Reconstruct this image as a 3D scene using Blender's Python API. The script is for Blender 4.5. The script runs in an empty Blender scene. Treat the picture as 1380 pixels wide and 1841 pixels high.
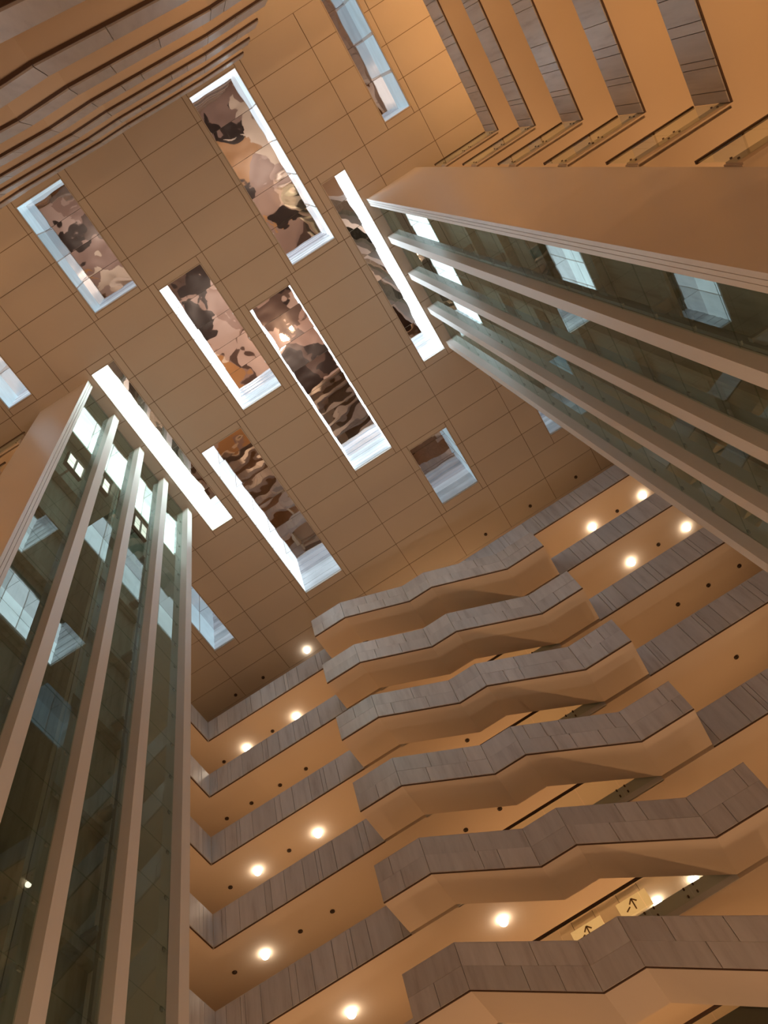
import bpy, bmesh, math, random
from mathutils import Vector, Matrix, noise
R = random.Random(7)
EYE = 1.6                      # camera height above the lobby floor; heights below are measured from the eye
S = bpy.context.scene
COL = S.collection

# ------------------------------------------------------------------ camera
cam = bpy.data.cameras.new('camera'); co = bpy.data.objects.new('camera', cam); COL.objects.link(co)
F = 1533.905; W, H_ = 1380, 1841
cam.sensor_fit = 'VERTICAL'; cam.sensor_height = 36.0; cam.lens = F / H_ * 36.0
cam.clip_start = 0.05; cam.clip_end = 300
XA = (0.84241359, 0.49947702, -0.20214364)      # image right in world axes
YA = (-0.53799473, 0.75877522, -0.36718093)     # image down
ZA = (-0.03001685, 0.41807042, 0.90791856)      # view direction
co.matrix_world = Matrix(((XA[0], -YA[0], -ZA[0], 0), (XA[1], -YA[1], -ZA[1], 0), (XA[2], -YA[2], -ZA[2], EYE), (0, 0, 0, 1)))
S.camera = co

# ------------------------------------------------------------------ world, view, lights
S.view_settings.view_transform = 'Standard'; S.view_settings.look = 'None'
S.view_settings.exposure = 0.0; S.view_settings.gamma = 1.0; S.view_settings.use_curve_mapping = False
wd = bpy.data.worlds.new('dusk'); S.world = wd; wd.use_nodes = True
wd.node_tree.nodes['Background'].inputs[0].default_value = (0.5, 0.65, 0.9, 1); wd.node_tree.nodes['Background'].inputs[1].default_value = 0.3

LEV = [27.0 - 3.09 * k for k in range(8)]       # undersides of the gallery slabs, top gallery first
TOP = 30.8                                      # ceiling
N_Y, E_X, W_X = 16.45, 8.32, -11.02             # inner faces of the galleries
T0, T1 = 3.81, 9.90                             # towers, along Y
WARM = (1.0, 0.54, 0.235)

def area(name, x, y, z, sx, sy, power, color, up=True, spread=math.pi, rot=None):
    l = bpy.data.lights.new(name, 'AREA'); l.shape = 'RECTANGLE'; l.size = sx; l.size_y = sy
    l.energy = power; l.color = color; l.spread = spread
    o = bpy.data.objects.new(name, l); COL.objects.link(o); o.location = (x, y, z + EYE)
    if rot: o.rotation_euler = rot
    elif up: o.rotation_euler = (math.pi, 0, 0)
    return o

# unseen fill strips, added behind the parapets to brighten the soffits
SOFFIT_FILL = 0.48
for k in range(7):
    z = LEV[k] + 0.75
    f = SOFFIT_FILL
    nl = [0.12, 1.0, 1.0, 1.1, 0.7, 1.1, 1][k]; nr = [0.6, 1.15, 0.8, 0.6, 0.95, 1, 1][k]; ee = [3.9, 0.66, 0.66, 0.88, 1.2, 1.2, 1][k]; cc = 0.3 if k == 0 else 1.0
    area('soffit_fill', -8.3, N_Y + 1.15, z, 5.2, 0.12, 46 * f * nl, WARM)
    area('soffit_fill', 5.6, N_Y + 1.15, z, 4.8, 0.12, 42 * f * nr, WARM)
    area('soffit_fill', -1.3, N_Y + 2.2, z, 7.5, 0.12, 100 * f * (1.5 if k == 0 else 1), WARM)
    area('soffit_fill', E_X + 1.2, -0.8, z, 0.12, 9, 95 * f * ee, (1, 0.5, 0.18))
    area('soffit_fill', 8.6, 5.6, z, 3.4, 0.12, 70 * f * cc, WARM)
    area('soffit_fill', 5.6, -4.3, z, 5.0, 0.12, 140 * f, WARM)
    area('soffit_fill', -8.3, -4.3, z, 5.0, 0.12, 140 * f, WARM)
    area('soffit_fill', W_X - 1.2, 0.2, z, 0.12, 6, 60 * f * cc, WARM)
    area('soffit_fill', W_X - 1.2, 13, z, 0.12, 6, 50 * f, WARM)
    area('soffit_fill', W_X - 0.4, 6.0, z, 2.6, 0.12, 30 * f, WARM)
# added spots low in the hall, pointing up to brighten the ceiling
for x, y in ((-4.9, 2.0), (0.0, 2.6), (-2.75, 9.3), (4.1, 10.4)):
        l = bpy.data.lights.new('ceiling_fill', 'SPOT'); l.energy = 1450; l.color = (1.0, 0.73, 0.52); l.spot_size = math.radians(46); l.spot_blend = 1.0; l.shadow_soft_size = 0.08
        o = bpy.data.objects.new('ceiling_fill', l); COL.objects.link(o); o.location = (x, y, 0.5); o.rotation_euler = (math.pi, 0, 0)
# added point lights in the lobby, warm fill for stone fronts and walls
for x in (-8.6, -1.35, 5.9):
    for y in (5.0, 13.2):
        l = bpy.data.lights.new('lobby_fill', 'POINT'); l.energy = 260; l.color = (1.0, 0.62, 0.35); l.shadow_soft_size = 0.25
        o = bpy.data.objects.new('lobby_fill', l); COL.objects.link(o); o.location = (x, y, 2.4)

# bare area lights, added to brighten the lobby floor in the mirror lids
for x, y in ((3.8, 2.4), (-9.0, 0.4), (-4.8, 8.6), (-1.0, 15.5)):
    area('floor_fill', x, y, 3.6, 0.5, 0.5, 200, (1.0, 0.8, 0.62), up=False)

# ------------------------------------------------------------------ materials
def new_mat(name):
    m = bpy.data.materials.new(name); m.use_nodes = True
    nt = m.node_tree; nt.nodes.clear(); return m, nt
def N(nt, t, **kw):
    n = nt.nodes.new(t)
    for k, v in kw.items():
        if k.startswith('i_'): n.inputs[k[2:].replace('_', ' ')].default_value = v
        else: setattr(n, k, v)
    return n
def rgb(r, g, b): return (r, g, b, 1)
def paint(name, c, rough=0.6, var=0.06, scale=1.2, spec=0.3):
    m, nt = new_mat(name); L = nt.links
    out = N(nt, 'ShaderNodeOutputMaterial'); p = N(nt, 'ShaderNodeBsdfPrincipled')
    p.inputs['Roughness'].default_value = rough; p.inputs['Specular IOR Level'].default_value = spec
    g = N(nt, 'ShaderNodeNewGeometry'); t = N(nt, 'ShaderNodeTexNoise'); t.inputs['Scale'].default_value = scale; t.inputs['Detail'].default_value = 4
    mx = N(nt, 'ShaderNodeMix', data_type='RGBA')
    mx.inputs['A'].default_value = rgb(*[x * (1 - var) for x in c]); mx.inputs['B'].default_value = rgb(*[min(1, x * (1 + var)) for x in c])
    L.new(g.outputs['Position'], t.inputs['Vector']); L.new(t.outputs['Fac'], mx.inputs['Factor'])
    L.new(mx.outputs['Result'], p.inputs['Base Color']); L.new(p.outputs[0], out.inputs[0]); return m
def stone_mat(name, a, b, vein, rough=0.35):
    m, nt = new_mat(name); L = nt.links
    out = N(nt, 'ShaderNodeOutputMaterial'); p = N(nt, 'ShaderNodeBsdfPrincipled'); p.inputs['Roughness'].default_value = rough
    g = N(nt, 'ShaderNodeNewGeometry'); oi = N(nt, 'ShaderNodeObjectInfo')
    mp = N(nt, 'ShaderNodeMapping'); mp.inputs['Scale'].default_value = (5.0, 5.0, 0.55)
    add = N(nt, 'ShaderNodeVectorMath', operation='MULTIPLY_ADD'); add.inputs[1].default_value = (1, 1, 1)
    cx = N(nt, 'ShaderNodeCombineXYZ'); mul = N(nt, 'ShaderNodeMath', operation='MULTIPLY'); mul.inputs[1].default_value = 30
    L.new(oi.outputs['Random'], mul.inputs[0]); L.new(mul.outputs[0], cx.inputs[2]); L.new(mul.outputs[0], cx.inputs[0])
    L.new(g.outputs['Position'], add.inputs[0]); L.new(cx.outputs[0], add.inputs[2]); L.new(add.outputs[0], mp.inputs['Vector'])
    t = N(nt, 'ShaderNodeTexNoise'); t.inputs['Scale'].default_value = 1.0; t.inputs['Detail'].default_value = 6; t.inputs['Roughness'].default_value = 0.62
    L.new(mp.outputs[0], t.inputs['Vector'])
    cr = N(nt, 'ShaderNodeValToRGB'); e = cr.color_ramp.elements
    e[0].position = 0.3; e[0].color = rgb(*vein); e[1].position = 0.68; e[1].color = rgb(*b)
    n = e.new(0.45); n.color = rgb(*a)
    L.new(t.outputs['Fac'], cr.inputs[0])
    mx = N(nt, 'ShaderNodeMix', data_type='RGBA', blend_type='MULTIPLY'); mx.inputs['Factor'].default_value = 1
    mr = N(nt, 'ShaderNodeMapRange'); mr.inputs['To Min'].default_value = 0.88; mr.inputs['To Max'].default_value = 1.06
    L.new(oi.outputs['Random'], mr.inputs['Value']); L.new(cr.outputs[0], mx.inputs['A']); L.new(mr.outputs[0], mx.inputs['B'])
    L.new(mx.outputs['Result'], p.inputs['Base Color']); L.new(p.outputs[0], out.inputs[0]); return m
def emit(name, c, s, var=0.0):
    m, nt = new_mat(name); L = nt.links
    out = N(nt, 'ShaderNodeOutputMaterial'); p = N(nt, 'ShaderNodeBsdfPrincipled'); p.inputs['Roughness'].default_value = 0.25
    p.inputs['Base Color'].default_value = rgb(0.3, 0.32, 0.33); p.inputs['Emission Color'].default_value = rgb(*c); p.inputs['Emission Strength'].default_value = s
    if var:
        g = N(nt, 'ShaderNodeNewGeometry'); mp = N(nt, 'ShaderNodeMapping'); mp.inputs['Scale'].default_value = (1.2, 1.2, 2.4)
        t = N(nt, 'ShaderNodeTexNoise'); t.inputs['Scale'].default_value = 1.0; t.inputs['Detail'].default_value = 3
        oi = N(nt, 'ShaderNodeObjectInfo'); ad = N(nt, 'ShaderNodeMath', operation='ADD')
        mr = N(nt, 'ShaderNodeMapRange'); mr.inputs['From Min'].default_value = 0.5; mr.inputs['From Max'].default_value = 1.5
        mr.inputs['To Min'].default_value = s * (1 - var); mr.inputs['To Max'].default_value = s * (1 + var)
        L.new(g.outputs['Position'], mp.inputs['Vector']); L.new(mp.outputs[0], t.inputs['Vector'])
        L.new(t.outputs['Fac'], ad.inputs[0]); L.new(oi.outputs['Random'], ad.inputs[1])
        L.new(ad.outputs[0], mr.inputs['Value']); L.new(mr.outputs[0], p.inputs['Emission Strength'])
    L.new(p.outputs[0], out.inputs[0]); return m
def glass_mat(name, tint, ior=1.5):
    m, nt = new_mat(name); L = nt.links
    out = N(nt, 'ShaderNodeOutputMaterial'); fr = N(nt, 'ShaderNodeFresnel'); fr.inputs['IOR'].default_value = ior
    tr = N(nt, 'ShaderNodeBsdfTransparent'); tr.inputs[0].default_value = rgb(*tint)
    gl = N(nt, 'ShaderNodeBsdfGlossy'); gl.inputs['Roughness'].default_value = 0.0; gl.inputs['Color'].default_value = rgb(0.88, 1.0, 0.96)
    mx = N(nt, 'ShaderNodeMixShader'); g = N(nt, 'ShaderNodeNewGeometry'); iv = N(nt, 'ShaderNodeMath', operation='SUBTRACT'); iv.inputs[0].default_value = 1; ml = N(nt, 'ShaderNodeMath', operation='MULTIPLY')
    L.new(g.outputs['Backfacing'], iv.inputs[1]); L.new(iv.outputs[0], ml.inputs[0]); L.new(fr.outputs[0], ml.inputs[1]); L.new(ml.outputs[0], mx.inputs[0]); L.new(tr.outputs[0], mx.inputs[1]); L.new(gl.outputs[0], mx.inputs[2])
    L.new(mx.outputs[0], out.inputs[0]); return m
def mirror_mat(name):
    m, nt = new_mat(name); L = nt.links
    out = N(nt, 'ShaderNodeOutputMaterial'); p = N(nt, 'ShaderNodeBsdfPrincipled')
    p.inputs['Metallic'].default_value = 1; p.inputs['Roughness'].default_value = 0.02; p.inputs['Base Color'].default_value = rgb(0.74, 0.70, 0.71)
    L.new(p.outputs[0], out.inputs[0]); return m

M_CEIL = paint('ceiling_paint', (0.535, 0.48, 0.42), 0.75, 0.03)
M_JOINT = paint('dark_joint', (0.22, 0.165, 0.115), 0.9, 0.02)
M_SOFFIT = paint('soffit_paint', (0.78, 0.65, 0.51), 0.7, 0.03, 0.7)
M_WALL = paint('cream_wall', (0.78, 0.68, 0.52), 0.7, 0.03, 0.5)
M_WHITE = paint('white_lacquer', (0.88, 0.83, 0.79), 0.35, 0.02, 0.6, 0.5)
M_STONE = stone_mat('travertine', (0.58, 0.55, 0.54), (0.65, 0.62, 0.61), (0.46, 0.42, 0.41))
M_STONED = stone_mat('travertine_stair', (0.56, 0.49, 0.445), (0.63, 0.56, 0.51), (0.46, 0.39, 0.345))
M_FASCIA = paint('grey_fascia', (0.68, 0.68, 0.66), 0.45, 0.05)
M_DARK = paint('dark_bronze', (0.10, 0.055, 0.035), 0.45, 0.05)  # rails and fixings; also the shadow-gap strips under the stone
M_PANEL = paint('dark_panel_paint', (0.10, 0.085, 0.065), 0.5)
M_CARPET = paint('gallery_carpet', (0.36, 0.27, 0.2), 0.95, 0.2, 8)
M_CONC = stone_mat('shaft_concrete', (0.33, 0.33, 0.28), (0.40, 0.40, 0.35), (0.25, 0.245, 0.21), 0.7)
M_STEEL = paint('shaft_steel', (0.34, 0.33, 0.3), 0.4, 0.05)
M_GLASS = glass_mat('tower_glass', (0.84, 0.90, 0.87), 1.55)
M_RAILGLASS = glass_mat('balustrade_glass', (0.95, 0.97, 0.94), 1.4)
M_MIRROR = mirror_mat('mirror_lid')
M_BULB = emit('lit_bulb', (1.0, 0.86, 0.68), 14)
M_FIT = paint('unlit_lamp', (0.07, 0.045, 0.03), 0.4, 0.02)

# ------------------------------------------------------------------ object helpers
def mesh_from(name, verts, faces, mat, smooth=False):
    me = bpy.data.meshes.new(name); me.from_pydata(verts, [], faces); me.materials.append(mat)
    if smooth: me.polygons.foreach_set('use_smooth', [True] * len(me.polygons))
    me.update(); return me
BOXF = [(0, 3, 2, 1), (4, 5, 6, 7), (0, 1, 5, 4), (1, 2, 6, 5), (2, 3, 7, 6), (3, 0, 4, 7)]
def boxv(x0, x1, y0, y1, z0, z1):
    return [(x0, y0, z0), (x1, y0, z0), (x1, y1, z0), (x0, y1, z0), (x0, y0, z1), (x1, y0, z1), (x1, y1, z1), (x0, y1, z1)]
class MB:                                        # collects boxes and prisms into one mesh
    def __init__(s): s.v = []; s.f = []
    def raw(s, v, f):
        b = len(s.v); s.v += list(v); s.f += [tuple(b + i for i in q) for q in f]; return s
    def box(s, *a): return s.raw(boxv(*a), BOXF)
    def prism(s, prof, y0, y1):                  # profile in (x, z), extruded along y
        n = len(prof); v = [(x, y0, z) for x, z in prof] + [(x, y1, z) for x, z in prof]
        f = [tuple(range(n)), tuple(range(2 * n - 1, n - 1, -1))] + [(i, i + n, (i + 1) % n + n, (i + 1) % n) for i in range(n)]
        return s.raw(v, f)
    def mesh(s, name, mat, off=(0, 0, 0)):
        me = mesh_from(name, [(x - off[0], y - off[1], z - off[2]) for x, y, z in s.v], s.f, mat)
        bm = bmesh.new(); bm.from_mesh(me); bmesh.ops.recalc_face_normals(bm, faces=bm.faces); bm.to_mesh(me); bm.free(); return me
CACHE = {}
def cached_box(name, dx, dy, dz, mat):
    k = (name, round(dx, 3), round(dy, 3), round(dz, 3), mat.name)
    if k not in CACHE: CACHE[k] = mesh_from(name, boxv(-dx / 2, dx / 2, -dy / 2, dy / 2, -dz / 2, dz / 2), BOXF, mat)
    return CACHE[k]
def link(name, data, parent=None, loc=(0, 0, 0)):
    o = bpy.data.objects.new(name, data); COL.objects.link(o)
    p = Vector((loc[0], loc[1], loc[2] + EYE))
    if parent is not None:
        o.parent = parent; q = parent
        while q is not None: p -= q.location; q = q.parent
    o.location = p; return o
def thing(name, label, cat, loc, group=None, kind=None):
    o = link(name, None, None, loc); tag(o, label, cat, group, kind); o.empty_display_size = 0.3; return o
def tag(o, label=None, cat=None, group=None, kind=None):
    if label: o['label'] = label
    if cat: o['category'] = cat
    if group: o['group'] = group
    if kind: o['kind'] = kind
    return o
def pbox(name, x0, x1, y0, y1, z0, z1, mat, parent):
    return link(name, cached_box(name, x1 - x0, y1 - y0, z1 - z0, mat), parent, ((x0 + x1) / 2, (y0 + y1) / 2, (z0 + z1) / 2))
def part(name, mb, mat, parent, loc):
    return link(name, mb.mesh(name, mat, loc), parent, loc)
ORD = ['topmost', 'second', 'third', 'fourth', 'fifth', 'sixth', 'seventh', 'eighth']

# ------------------------------------------------------------------ room shell
def shell(name, label, x0, x1, y0, y1, z0, z1, mat):
    o = pbox(name, x0, x1, y0, y1, z0, z1, mat, None); return tag(o, label, 'wall' if 'wall' in name else 'floor', kind='structure')
XW, XE, YS, YN = -15.5, 12.5, -8.0, 21.8
shell('wall_north', 'cream wall at the back of the galleries behind the stairs', XW, XE, YN, YN + 0.3, -1.6, TOP + 3, M_WALL)
shell('wall_south', 'cream wall behind the stairs above the camera', XW, XE, YS - 0.3, YS, -1.6, TOP + 3, M_WALL)
shell('wall_east', 'cream wall at the back of the galleries with the bare soffits', XE, XE + 0.3, YS - 0.3, YN + 0.3, -1.6, TOP + 3, M_WALL)
shell('wall_west', 'cream wall behind the left glass tower', XW - 0.3, XW, YS - 0.3, YN + 0.3, -1.6, TOP + 3, M_WALL)

# lobby floor: pale stone with large woven rugs, seen only in the mirrored skylight lids
def floor_mat():
    m, nt = new_mat('lobby_floor'); L = nt.links
    out = N(nt, 'ShaderNodeOutputMaterial'); p = N(nt, 'ShaderNodeBsdfPrincipled'); p.inputs['Roughness'].default_value = 0.4
    g = N(nt, 'ShaderNodeNewGeometry')
    v = N(nt, 'ShaderNodeTexVoronoi'); v.inputs['Scale'].default_value = 0.42
    ns = N(nt, 'ShaderNodeTexNoise'); ns.inputs['Scale'].default_value = 0.5; ns.inputs['Detail'].default_value = 2
    mv = N(nt, 'ShaderNodeVectorMath', operation='MULTIPLY_ADD'); mv.inputs[1].default_value = (3.5, 3.5, 0)
    L.new(g.outputs['Position'], ns.inputs['Vector']); L.new(ns.outputs['Color'], mv.inputs[0]); L.new(g.outputs['Position'], mv.inputs[2]); L.new(mv.outputs[0], v.inputs['Vector'])
    sx = N(nt, 'ShaderNodeSeparateColor'); L.new(v.outputs['Color'], sx.inputs[0])
    cr = N(nt, 'ShaderNodeValToRGB'); cr.color_ramp.interpolation = 'CONSTANT'; e = cr.color_ramp.elements
    e[0].position = 0; e[0].color = rgb(0.03, 0.02, 0.02); e[1].position = 0.2; e[1].color = rgb(0.36, 0.27, 0.255)
    for pos, c in ((0.42, (0.55, 0.46, 0.45)), (0.62, (0.11, 0.075, 0.068)), (0.76, (0.82, 0.76, 0.70)), (0.9, (0.5, 0.3, 0.15))):
        n = e.new(pos); n.color = rgb(*c)
    L.new(sx.outputs[0], cr.inputs[0]); L.new(cr.outputs[0], p.inputs['Base Color']); L.new(p.outputs[0], out.inputs[0]); return m
shell('floor', 'lobby floor in a pattern of brown, cream and black patches', XW, XE, YS, YN, -1.9, -1.6, floor_mat())

# ------------------------------------------------------------------ skylight slots (x0, x1, y0, y1, brightness, label)
GX0, GXS, GY0, GYS = 0.86, 2.19, 0.095, 1.113
SLOTS = [
    (-5.54, -3.78, -1.87, 2.13, 0.5, 'pale blue skylight slot nearest the stair flights at the upper left'),
    (1.03, 2.82, -1.77, 4.35, 0.95, 'long skylight slot with black and white mirror patches at the top centre'),
    (6.19, 7.23, -2.9, 2.09, 0.42, 'narrow skylight slot with gridded panes near the upper right galleries'),
    (-3.30, -1.58, 2.59, 7.69, 3.2, 'wide skylight slot with dark brown mirror just left of centre'),
    (-1.10, 0.63, 4.80, 12.08, 3.2, 'longest central skylight slot with two thin bright edges'),
    (3.30, 4.28, 2.60, 9.87, 4.4, 'narrow bright skylight slot along the face of the right tower'),
    (-5.49, -3.71, 8.15, 15.38, 1.8, 'skylight slot with orange patches and broad white side nearest the far stairs'),
    (1.10, 2.83, 12.53, 15.33, 0.33, 'short squarish skylight slot near the far right galleries'),
    (-6.94, -5.96, 3.70, 10.98, 5.0, 'brilliant white skylight slot along the face of the left tower'),
    (-9.95, -8.95, -0.9, 3.19, 0.6, 'narrow skylight slot cut by the left edge of the picture'),
    (6.22, 7.95, 10.6, 15.30, 0.3, 'skylight slot half hidden behind the right tower'),
    (-9.90, -8.88, 9.95, 15.38, 0.38, 'dim skylight slot peeping out to the right of the left tower'),
]
DEP = 1.75
def sub(rects, s):
    out = []
    for a, b, c, d in rects:
        x0, x1, y0, y1 = s
        if x1 <= a or x0 >= b or y1 <= c or y0 >= d: out.append((a, b, c, d)); continue
        if x0 > a: out.append((a, x0, c, d)); a2 = x0
        else: a2 = a
        if x1 < b: out.append((x1, b, c, d)); b2 = x1
        else: b2 = b
        if y0 > c: out.append((a2, b2, c, y0))
        if y1 < d: out.append((a2, b2, y1, d))
    return out
# ceiling slab with holes (structure) and its panels
slab = [(XW, XE, YS, YN)]
for s in SLOTS: slab = sub(slab, s[:4])
mb = MB()
for a, b, c, d in slab: mb.box(a, b, c, d, TOP + 0.018, TOP + 0.3)
ceil = part('ceiling', mb, M_JOINT, None, (0, 0, TOP + 0.018)); tag(ceil, 'beige panelled ceiling pierced by skylight slots', 'ceiling', kind='structure')
GAP = 0.011
def panel(a, b, c, d):
    if b - a < 0.05 or d - c < 0.05: return
    pbox('ceiling_panel', a + GAP, b - GAP, c + GAP, d - GAP, TOP + R.uniform(0, 0.003), TOP + 0.018, M_CEIL, ceil)
xs = [GX0 + GXS * i for i in range(-6, 5)]; ys = [GY0 + GYS * j for j in range(-2, 17)]
for i in range(len(xs) - 1):
    for j in range(len(ys) - 1):
        r = [(xs[i], xs[i + 1], ys[j], ys[j + 1])]
        for s in SLOTS: r = sub(r, s[:4])
        for q in r: panel(*q)
mb = MB()                                       # plain border above the gallery backs
for a, b, c, d in sub([(XW, XE, YS, YN)], (xs[0], xs[-1], ys[0], ys[-1])): mb.box(a, b, c, d, TOP, TOP + 0.018)
part('ceiling_border', mb, M_CEIL, ceil, (0, 0, TOP))

def mirror_mesh(dx, dy, seed):
    nx, ny = 16, 14; v = []; f = []
    tx, ty = R.uniform(-0.006, 0.006), R.uniform(-0.006, 0.006)
    for j in range(ny + 1):
        for i in range(nx + 1):
            x = (i / nx - 0.5) * dx; y = (j / ny - 0.5) * dy
            n1 = noise.noise(Vector((x * 1.5 + seed * 7.3, y * 1.5, seed))); n2 = noise.noise(Vector((x * 4 + seed, y * 4, seed * 3.1)))
            v.append((x, y, 0.0045 * n1 + 0.0011 * n2 + tx * x + ty * y))
    for j in range(ny):
        for i in range(nx):
            a = j * (nx + 1) + i; f.append((a, a + nx + 1, a + nx + 2, a + 1))
    return mesh_from('mirror_panel', v, f, M_MIRROR, True)
for si, (x0, x1, y0, y1, br, lab) in enumerate(SLOTS):
    tint = (0.60, 0.86, 1.0) if br < 0.8 else ((0.76, 0.92, 1.0) if br < 4.6 else (0.8, 1.0, 0.95))
    mp = emit('daylight_pane_%d' % si, tint, br, 0.3)
    t = thing('skylight', lab, 'skylight', ((x0 + x1) / 2, (y0 + y1) / 2, TOP), 'skylight slots')
    z0, z1 = TOP - 0.005, TOP + DEP
    mb = MB(); w = 0.03
    mb.box(x0, x0 + w, y0, y1, z0, z0 + 0.12); mb.box(x1 - w, x1, y0, y1, z0, z0 + 0.12); mb.box(x0 + w, x1 - w, y0, y0 + w, z0, z0 + 0.12); mb.box(x0 + w, x1 - w, y1 - w, y1, z0, z0 + 0.12)
    part('rim', mb, M_CEIL, t, ((x0 + x1) / 2, (y0 + y1) / 2, z0))
    n = max(1, round((y1 - y0) / GYS)); st = (y1 - y0) / n
    zp = TOP + 0.12
    for j in range(n):
        a, b = y0 + st * j, y0 + st * (j + 1)
        pbox('side_pane', x0, x0 + 0.03, a + 0.015, b - 0.015, zp, z1, mp, t)
        pbox('side_pane', x1 - 0.03, x1, a + 0.015, b - 0.015, zp, z1, mp, t)
        if j:
            mw = 0.05 if si in (2, 9) else 0.02
            pbox('mullion', x0, x0 + 0.05, a - mw, a + mw, zp, z1, M_WHITE, t); pbox('mullion', x1 - 0.05, x1, a - mw, a + mw, zp, z1, M_WHITE, t)
        o = link('mirror_panel', mirror_mesh(x1 - x0 - 0.02, st - 0.012, si * 13 + j), t, ((x0 + x1) / 2, (a + b) / 2, z1 - 0.02))
    me_ = emit('end_pane_%d' % si, (0.74, 0.84, 0.95), br * (0.15 if br >= 1.5 else 0.45 if br >= 1 else 0.75), 0.45)
    ne = 6
    for q in range(ne):
        a, b = zp + (z1 - zp) * q / ne, zp + (z1 - zp) * (q + 1) / ne
        pbox('end_slat', x0 + 0.03, x1 - 0.03, y1 - 0.05 + 0.02 * (q % 2), y1, a + 0.005, b - 0.005, me_, t)
    pbox('end_pane', x0 + 0.03, x1 - 0.03, y0, y0 + 0.03, zp, z1, mp, t)
    pbox('lid', x0, x1, y0, y1, z1 + 0.01, z1 + 0.06, M_JOINT, t)
shell('roof_deck', 'flat roof deck above the skylight lids', XW, XE, YS, YN, TOP + 2.2, TOP + 2.5, M_JOINT)

# ------------------------------------------------------------------ gallery slabs
for k, z in enumerate(LEV):
    mb = MB(); zt = z + 0.42
    mb.box(XW, XE, N_Y + 0.06, YN, z, zt)                     # north
    mb.box(E_X + 0.06, XE, YS, 3.76, z, zt); mb.box(6.46, XE, 3.76, T1, z, zt); mb.box(E_X + 0.06, XE, T1, N_Y + 0.06, z, zt)
    mb.box(XW, W_X - 0.06, YS, 3.76, z, zt); mb.box(XW, -9.16, 3.76, T1, z, zt); mb.box(XW, W_X - 0.06, T1, N_Y + 0.06, z, zt)
    mb.box(W_X - 0.06, E_X + 0.06, YS, -3.1, z, zt)           # south
    o = part('floor', mb, M_SOFFIT, None, (0, 0, z)); tag(o, 'smooth orange-lit gallery slab, %s from the ceiling' % ORD[k], 'floor', kind='structure')
    mb = MB()
    mb.box(XW, XE, N_Y + 0.2, YN, zt, zt + 0.02); mb.box(E_X + 0.2, XE, YS, N_Y, zt, zt + 0.02); mb.box(XW, W_X - 0.2, YS, N_Y, zt, zt + 0.02)
    part('carpet', mb, M_CARPET, o, (0, 0, zt))

# ------------------------------------------------------------------ straight parapets
PAT = [0.21, 0.43, 0.13, 0.46, 0.18, 0.46, 0.82]
PH = 1.16
def parapet(label, axis, face, out, a, b, z, pat, group=None):
    """axis 'x' or 'y' it runs along; face = plane of the stone; out = -1/+1 the side the stone looks to; a -> b"""
    t = thing('parapet', label, 'parapet', ((a + b) / 2, face, z) if axis == 'x' else (face, (a + b) / 2, z), group)
    lo, hi = min(a, b), max(a, b); th = 0.05
    def bx(name, u0, u1, d0, d1, z0, z1, mat):
        d0, d1 = sorted((face - out * d0, face - out * d1))
        if axis == 'x': pbox(name, u0, u1, d0, d1, z0, z1, mat, t)
        else: pbox(name, d0, d1, u0, u1, z0, z1, mat, t)
    bx('backing_wall', lo, hi, th, 0.2, z + 0.01, z + PH - 0.03, M_WALL)
    bx('coping', lo, hi, th * 0.3, 0.22, z + PH - 0.03, z + PH, M_STONE)
    bx('edge_strip', lo, hi, 0.025, 0.055, z - 0.004, z + 0.02, M_DARK)  # dark strip standing in for the shadow gap below the stone
    u = a; i = 0; sgn = 1 if b > a else -1
    while (b - u) * sgn > 0.02:
        w = pat[i % len(pat)]; e = u + sgn * w
        if (b - e) * sgn < 0.1: e = b
        p0, p1 = min(u, e) + 0.007, max(u, e) - 0.007
        bx('stone_panel', p0, p1, R.uniform(-0.002, 0.003), th, z + 0.02, z + PH - 0.03, M_STONE)
        u = e; i += 1
    return t
PATN = [0.46, 0.2, 0.85, 0.46, 0.13, 0.43, 0.62]
for k in range(7):
    z = LEV[k]; nm = ORD[k] + (' from the top' if k else '')
    parapet('travertine gallery parapet left of the far stairs, %s' % nm, 'x', N_Y, -1, -5.48, W_X, z, PATN[k % 3:] + PATN[:k % 3], 'stone gallery parapets')
    parapet('travertine gallery parapet right of the far stairs, %s' % nm, 'x', N_Y, -1, 2.97 if k else -4.18, E_X, z, PATN[(k + 1) % 4:] + PATN[:(k + 1) % 4], 'stone gallery parapets')
    parapet('pale stone gallery parapet at the upper right corner, %s' % nm, 'y', E_X, -1, 3.74, -3.08, z, PAT, 'stone gallery parapets')
    parapet('stone parapet strip showing between left tower and far corner, %s' % nm, 'y', W_X, 1, N_Y, T1, z, PATN, 'stone gallery parapets')
    parapet('stone parapet beyond the top edge right of the overhead stairs, %s' % nm, 'x', -3.1, 1, 3.05, E_X, z, [1.1], 'stone gallery parapets')
    parapet('stone parapet beyond the top left edge beside the overhead stairs, %s' % nm, 'x', -3.1, 1, -5.5, W_X, z, [1.1], 'stone gallery parapets')
    parapet('stone parapet hidden behind the right tower, %s' % nm, 'y', E_X, -1, N_Y, T1, z, [1.1], 'stone gallery parapets')
    parapet('stone parapet left of the left tower, %s' % nm, 'y', W_X, 1, 3.74, -3.08, z, [1.1], 'stone gallery parapets')

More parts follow.
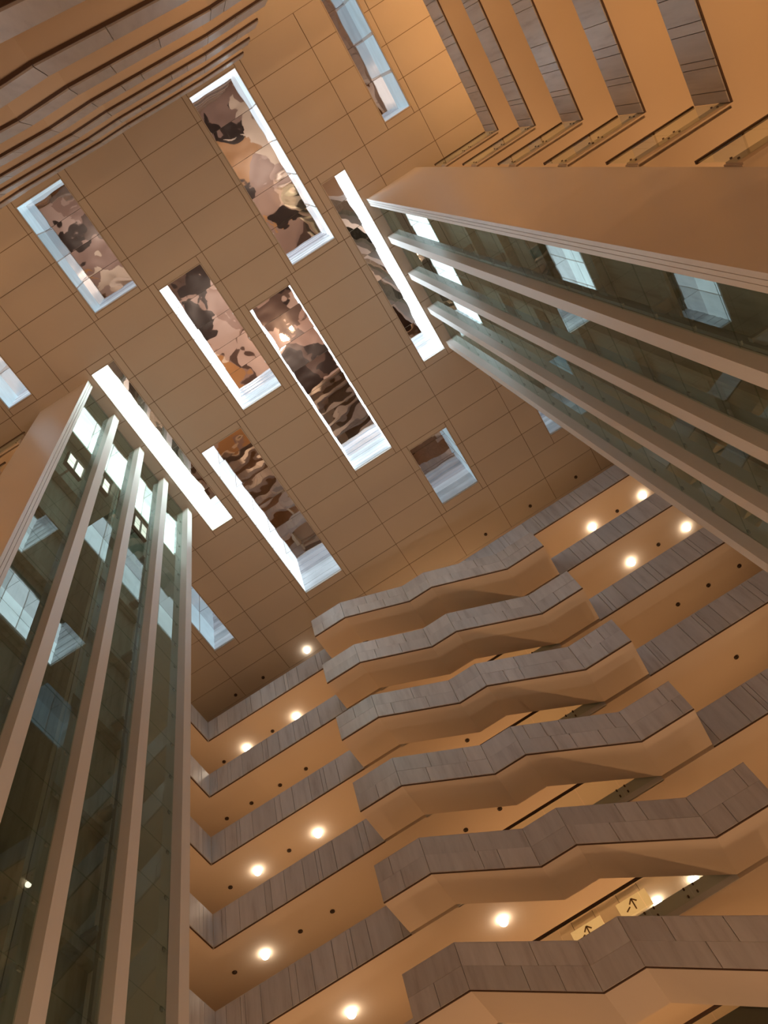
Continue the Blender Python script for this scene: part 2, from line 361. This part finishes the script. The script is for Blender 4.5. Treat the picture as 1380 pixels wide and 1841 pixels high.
# ------------------------------------------------------------------ glass balustrades
def cyl_mesh(name, r, h, axis, mat, n=10):
    k = (name, r, h, axis)
    if k in CACHE: return CACHE[k]
    v = []
    for s in (-h / 2, h / 2):
        for i in range(n):
            a = 2 * math.pi * i / n; p, q = r * math.cos(a), r * math.sin(a)
            v.append((p, s, q) if axis == 'y' else (p, q, s))
    f = [tuple(range(n)), tuple(range(2 * n - 1, n - 1, -1))] + [(i, i + n, (i + 1) % n + n, (i + 1) % n) for i in range(n)]
    CACHE[k] = mesh_from(name, v, f, mat); return CACHE[k]
def balustrade(label, xs_, face, z, mat_f, solid=False):
    """glass balustrade along x facing -Y, glass hung in front of the slab edge"""
    t = thing('glass_balustrade', label, 'balustrade', ((xs_[0] + xs_[-1]) / 2, face, z), 'glass balustrades')
    pbox('slab_fascia', xs_[0], xs_[-1], face + 0.05, face + 0.1, z, z + 0.46, mat_f, t)
    for a, b in zip(xs_[:-1], xs_[1:]):
        pbox('glass_pane', a + 0.008, b - 0.008, face, face + 0.015, z + 0.12, z + 1.16, M_RAILGLASS, t)
        for x in (a + 0.11, b - 0.11):
            for dz in (0.22, 0.41):
                link('fixing', cyl_mesh('fixing', 0.02, 0.07, 'y', M_DARK), t, (x, face + 0.03, z + dz))
    if solid: pbox('dark_panel', xs_[0], xs_[-1], face + 0.02, face + 0.05, z, z + 0.98, M_PANEL, t)
    pbox('handrail', xs_[0], xs_[-1], face - 0.015, face + 0.04, z + 1.16, z + 1.21, M_DARK, t)
for k in range(7):
    z = LEV[k]; nm = ORD[k] + (' from the top' if k else '')
    balustrade('glass balustrade with dark rail between right tower and stone parapets, %s' % nm, [6.44, 7.33, 8.32], 3.74, z, M_SOFFIT)
    balustrade('glass balustrade with dark rail beside the left tower, %s' % nm, [-11.02, -10.1, -9.17], 3.74, z, M_SOFFIT)
    if k == 0: continue
    balustrade('glass balustrade on the gallery edge behind the far stairs, %s' % nm, [-4.18, -3.2, -2.25, -1.3, -0.35, 0.6, 1.56], N_Y, z, M_FASCIA, k == 6)

# ------------------------------------------------------------------ staircases
SX = [-5.48, -4.18, -1.81, -0.91, 1.56, 2.97]
RISE = 1.46
def staircase(label, xs_, zs, y_face, y_back, stone, courses, grp):
    """xs_ ascending, zs underside heights at xs_; stone on y_face; back edge y_back"""
    out = 1 if y_face > y_back else -1           # direction the stone looks to, along Y
    t = thing('staircase', label, 'stairs', ((xs_[0] + xs_[-1]) / 2, (y_face + y_back) / 2, min(zs)), grp)
    def zat(x):
        for i in range(len(xs_) - 1):
            if x <= xs_[i + 1] + 1e-6:
                f = (x - xs_[i]) / (xs_[i + 1] - xs_[i]); return zs[i] + f * (zs[i + 1] - zs[i])
        return zs[-1]
    def band(o0, o1, ya, yb, mat, name, xa=None, xb=None, mbx=None):
        q = [x for x in xs_ if (xa is None or x > xa + 1e-6) and (xb is None or x < xb - 1e-6)]
        if xa is not None: q = [xa] + q
        if xb is not None: q = q + [xb]
        prof = [(x, zat(x) + o0) for x in q] + [(x, zat(x) + o1) for x in reversed(q)]
        m_ = mbx or MB(); m_.prism(prof, min(ya, yb), max(ya, yb))
        if mbx is None:
            xm = (q[0] + q[-1]) / 2; return part(name, m_, mat, t, (xm, (ya + yb) / 2, zat(xm) + (o0 + o1) / 2))
    yi = y_face - out * 0.05
    band(0.01, 0.30, yi, y_back, M_SOFFIT, 'flight')
    mb = MB(); band(0.30, 1.13, yi, yi - out * 0.12, M_WALL, 'x', mbx=mb); part('parapet_wall', mb, M_WALL, t, (0, (yi + y_back) / 2, zs[0]))
    band(1.13, 1.16, y_face - out * 0.015, yi - out * 0.14, stone, 'coping')
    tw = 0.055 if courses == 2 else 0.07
    band(-0.004 if courses == 2 else -0.012, 0.02, y_face - out * 0.025, y_face - out * tw, M_DARK, 'edge_strip')  # shadow line under the stair front, put in as a dark strip
    band(0.30, 1.13, y_back + out * 0.12, y_back, M_WALL, 'inner_parapet', xs_[1], xs_[4])
    for i, (xe, ze) in enumerate(((xs_[0], zs[0]), (xs_[-1], zs[-1]))):
        s = 1 if i == 0 else -1
        pbox('end_wall', min(xe, xe + s * 0.12), max(xe, xe + s * 0.12), min(yi, y_back), max(yi, y_back), ze + 0.012, ze + 1.13, M_WALL, t)
    for a, b in ((1, 2), (3, 4)):                # treads of the two flights
        mb = MB(); n = 9
        for i in range(n):
            x0 = xs_[a] + (xs_[b] - xs_[a]) * i / n; x1 = xs_[a] + (xs_[b] - xs_[a]) * (i + 1) / n
            zt = max(zat(x0), zat(x1)) + 0.31; mb.box(x0, x1, min(yi - out * 0.12, y_back + out * 0.12), max(yi - out * 0.12, y_back + out * 0.12), zt - 0.1, zt)
        part('steps', mb, M_CARPET, t, ((xs_[a] + xs_[b]) / 2, (y_face + y_back) / 2, zat((xs_[a] + xs_[b]) / 2)))
    # stone panels
    for c in range(courses):
        o0 = 0.02 + 1.11 / courses * c; o1 = 0.02 + 1.11 / courses * (c + 1) - (0.004 if c < courses - 1 else 0)
        cuts = [xs_[0]]
        while xs_[-1] - cuts[-1] > 0.25:
            cuts.append(min(xs_[-1], cuts[-1] + R.choice([0.42, 0.62, 0.85, 0.95, 1.05, 1.2])))
        cuts[-1] = xs_[-1]
        for x in xs_[1:-1]:
            j = min(range(1, len(cuts) - 1), key=lambda q: abs(cuts[q] - x)); cuts[j] = x
        cuts = sorted(set(cuts))
        for a, b in zip(cuts[:-1], cuts[1:]):
            if b - a < 0.05: continue
            j = R.uniform(-0.002, 0.004)
            band(o0, o1, y_face - out * j, yi, stone, 'stone_panel', a + 0.006, b - 0.006)
    return t
for k in range(6):
    zn = [LEV[k], LEV[k], LEV[k] - RISE, LEV[k] - RISE, LEV[k + 1] + 0.03, LEV[k + 1] + 0.03]
    staircase('zigzag stone-fronted stairs on the far side, %s%s' % (ORD[k], ' from the top' if k else ''), SX, zn, 15.13, 16.42, M_STONED, 2, 'far stairs')
SXS = [-5.48, -4.2, -1.81, -0.93, 1.6, 3.03]
for k in range(7):
    zs_ = [LEV[k] - 1.5, LEV[k] - 1.5, LEV[k], LEV[k], LEV[k] + 1.45, LEV[k] + 1.45]
    staircase('zigzag stone-fronted stairs overhead at the upper left, %s%s' % (ORD[k], ' from the top' if k else ''), SXS, zs_, -1.785, -3.1, M_STONED, 1, 'overhead stairs')

# ------------------------------------------------------------------ glass lift towers
def tower(label, s, fx, x_back):
    """s = +1: body extends to +X from the front plane fx"""
    t = thing('lift_tower', label, 'tower', ((fx + x_back) / 2, (T0 + T1) / 2, -1.6), 'lift towers')
    def bx(name, xa, xb, y0, y1, z0, z1, mat, p=None): return pbox(name, min(xa, xb), max(xa, xb), y0, y1, z0, z1, mat, p or t)
    zb = -1.6
    bx('side_wall', fx + s * 0.03, x_back, T0, 4.07, zb, TOP, M_WHITE)
    for a, b, d in ((3.80, 3.885, -0.004), (3.90, 3.97, 0.0), (3.985, 4.07, 0.004)): bx('edge_strip', fx + s * d, fx + s * 0.03, a, b, zb, TOP, M_WHITE)
    bx('side_wall', fx, x_back, 9.63, T1, zb, TOP, M_WHITE)
    for yc in (5.395, 6.85, 8.295): bx('fin', fx, fx + s * 0.26, yc - 0.135, yc + 0.135, zb, TOP, M_WHITE)
    bx('back_wall', x_back - s * 0.12, x_back, 4.07, 9.63, zb, TOP, M_CONC)
    bays = [(4.07, 5.26), (5.53, 6.715), (6.985, 8.16), (8.43, 9.63)]
    gx = fx + s * 0.23
    clips = MB()
    for bi, (a, b) in enumerate(bays):
        z = TOP; 
        bx('head_frame', gx, gx + s * 0.05, a, b, TOP - 0.12, TOP, M_STEEL)
        z = TOP - 0.12
        while z > -1.5:
            z2 = max(z - 1.1, -1.6)
            bx('glass_pane', gx, gx + s * 0.02, a, b, z2 + 0.006, z - 0.006, M_GLASS)
            for y in (a + 0.07, b - 0.07): clips.box(min(gx + s * 0.021, gx + s * 0.05), max(gx + s * 0.021, gx + s * 0.05), y - 0.03, y + 0.03, z2 - 0.035, z2 + 0.035)
            z = z2
    o = part('glass_clips', clips, M_STEEL, t, (gx, 6.85, 10)); o['kind'] = 'stuff'
    # shaft interior: divider, floor beams and guide rails
    xi = x_back - s * 0.12
    bx('shaft_divider', gx + s * 0.6, xi, 6.8, 6.9, zb, TOP, M_CONC)
    for z in LEV: bx('floor_beam', xi - s * 0.22, xi, 4.07, 9.63, z - 0.1, z + 0.35, M_CONC)
    for y in (4.5, 6.35, 7.35, 9.2):
        r = bx('guide_rail', xi - s * 0.62, xi - s * 0.54, y - 0.04, y + 0.04, zb, TOP, M_STEEL)
        for z in LEV: bx('bracket', xi - s * 0.56, xi - s * 0.2, y - 0.12, y + 0.12, z + 0.1, z + 0.2, M_STEEL, r)
    return t
tower('tall glass lift tower with white fins on the right', 1, 4.41, 6.43)
LEFT_TOWER = tower('tall glass lift tower with white fins on the left', -1, -7.11, -9.13)

# ------------------------------------------------------------------ soffit downlights
def ring_mesh(name, r0, r1, h, mat, n=16):
    v = []; f = []
    for i in range(n):
        a = 2 * math.pi * i / n; c, s = math.cos(a), math.sin(a)
        v += [(r0 * c, r0 * s, 0), (r1 * c, r1 * s, 0), (r1 * c, r1 * s, h), (r0 * c, r0 * s, h)]
    for i in range(n):
        a, b = 4 * i, 4 * ((i + 1) % n)
        for q in range(4): f.append((a + q, b + q, b + (q + 1) % 4, a + (q + 1) % 4))
    return mesh_from(name, v, f, mat)
def dome_mesh(name, r, mat):
    bm = bmesh.new(); bmesh.ops.create_uvsphere(bm, u_segments=14, v_segments=8, radius=r); me = bpy.data.meshes.new(name); bm.to_mesh(me); bm.free(); me.materials.append(mat)
    me.polygons.foreach_set('use_smooth', [True] * len(me.polygons)); return me
RING = ring_mesh('trim_ring', 0.05, 0.07, -0.02, M_FIT)
BULB = dome_mesh('bulb', 0.12, M_BULB); DARKB = dome_mesh('bulb', 0.045, M_FIT)
def downlight(x, y, z, lit, where):
    t = thing('downlight', ('glowing downlight ' if lit else 'dark unlit downlight ') + where, 'lamp', (x, y, z), 'soffit downlights')
    link('trim_ring', RING, t, (x, y, z)); link('bulb', BULB if lit else DARKB, t, (x, y, z - (0.07 if lit else 0.0)))
CE = [TOP] + LEV
XL = [-7.88, -8.94, -10.11, -11.12]; XR = [7.45, 6.35, 5.26]
LITL = {1: (0, 2), 3: (0, 2), 4: (2,), 5: (0,)}; LITR = {1: (0, 2), 2: (0, 2)}
for q, x in enumerate((-6.86, -9.03, -10.4)): downlight(x, 17.6, TOP, q == 0, 'on beige ceiling over top left gallery, %s from stairs' % ('first', 'second', 'third')[q])
for q, x in enumerate((6.36, 4.15, 1.98)): downlight(x, 17.52, TOP, False, 'on beige ceiling over top right gallery, %s from right tower' % ('first', 'second', 'third')[q])
for k in range(1, 7):
    z = CE[k]
    for q, x in enumerate(XL): downlight(x, 17.6, z, q in LITL.get(k, ()), 'left gallery, under %s slab from ceiling, %s from stairs' % (ORD[k - 1], ('first', 'second', 'third', 'fourth')[q]))
    for q, x in enumerate(XR): downlight(x, 17.52, z, q in LITR.get(k, ()), 'right gallery, under %s slab from ceiling, %s from right tower' % (ORD[k - 1], ('first', 'second', 'third')[q]))
    for q, x in enumerate((-2.42, -3.53)): downlight(x, 17.65, z, k == 5 and q == 1, 'behind far stairs under %s slab from ceiling, %s one' % (ORD[k - 1], ('right', 'left')[q]))
for q, x in enumerate((0.96, -0.14)): downlight(x, 19.98, LEV[4], True, 'deep behind glass balustrade under fifth slab from ceiling, %s one' % ('right', 'left')[q])

# ------------------------------------------------------------------ lit arrow signs behind the far stairs
M_SIGN = emit('sign_face', (1.0, 0.52, 0.17), 0.6)
M_GLYPH = paint('sign_glyph', (0.2, 0.11, 0.05), 0.6)
def sign(x0, x1, label):
    y, z0, z1 = 19.0, 13.93, 14.38; xm = (x0 + x1) / 2
    t = thing('hanging_sign', label, 'sign', (xm, y, z1), 'lit arrow signs')
    pbox('sign_box', x0, x1, y, y + 0.07, z0, z1, M_SIGN, t)
    for x in (x0 + 0.12, x1 - 0.12): pbox('rod', x - 0.005, x + 0.005, y + 0.03, y + 0.04, z1, LEV[4], M_DARK, t)
    mb = MB(); yf = (y - 0.012, y - 0.002); w = 0.035; zc = (z0 + z1) / 2
    def stroke(xa, za, xb, zb_):
        dx, dz = xb - xa, zb_ - za; l = math.hypot(dx, dz); nx, nz = -dz / l * w / 2, dx / l * w / 2
        mb.prism([(xa + nx, za + nz), (xb + nx, zb_ + nz), (xb - nx, zb_ - nz), (xa - nx, za - nz)], *yf)
    stroke(xm, zc - 0.15, xm, zc + 0.16); stroke(xm, zc + 0.16, xm - 0.1, zc + 0.04); stroke(xm, zc + 0.16, xm + 0.1, zc + 0.04); stroke(xm - 0.24, zc - 0.1, xm - 0.12, zc - 0.02)
    part('arrow', mb, M_GLYPH, t, (xm, y, zc))
sign(-1.05, -0.22, 'amber lit sign with a dark arrow behind the far stairs, right one')
sign(-2.35, -1.5, 'amber lit sign with a dark arrow behind the far stairs, left one')

# ------------------------------------------------------------------ glow boxes added in the left shaft, imitating reflections in its glass
M_REFLECTION = emit('reflection_glow', (1.0, 0.97, 0.86), 1.6, 0.35)
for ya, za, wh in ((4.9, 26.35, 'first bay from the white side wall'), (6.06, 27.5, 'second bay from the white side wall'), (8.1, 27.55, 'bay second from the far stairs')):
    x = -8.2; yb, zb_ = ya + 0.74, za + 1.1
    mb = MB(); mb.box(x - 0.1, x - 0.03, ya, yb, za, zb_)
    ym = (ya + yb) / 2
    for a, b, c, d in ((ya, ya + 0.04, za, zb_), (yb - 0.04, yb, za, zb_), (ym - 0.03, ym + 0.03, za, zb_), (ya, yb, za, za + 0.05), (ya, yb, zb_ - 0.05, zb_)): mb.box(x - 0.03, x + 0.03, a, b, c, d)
    t = part('reflection_box', mb, M_FIT, LEFT_TOWER, (x, ym, za)); t['label'] = 'bright twin-panel glow box imitating a reflection in the tower glass'
    pbox('reflection_pane', x - 0.029, x - 0.01, ya + 0.045, ym - 0.035, za + 0.055, zb_ - 0.055, M_REFLECTION, t)
    pbox('reflection_pane', x - 0.029, x - 0.01, ym + 0.035, yb - 0.045, za + 0.055, zb_ - 0.055, M_REFLECTION, t)
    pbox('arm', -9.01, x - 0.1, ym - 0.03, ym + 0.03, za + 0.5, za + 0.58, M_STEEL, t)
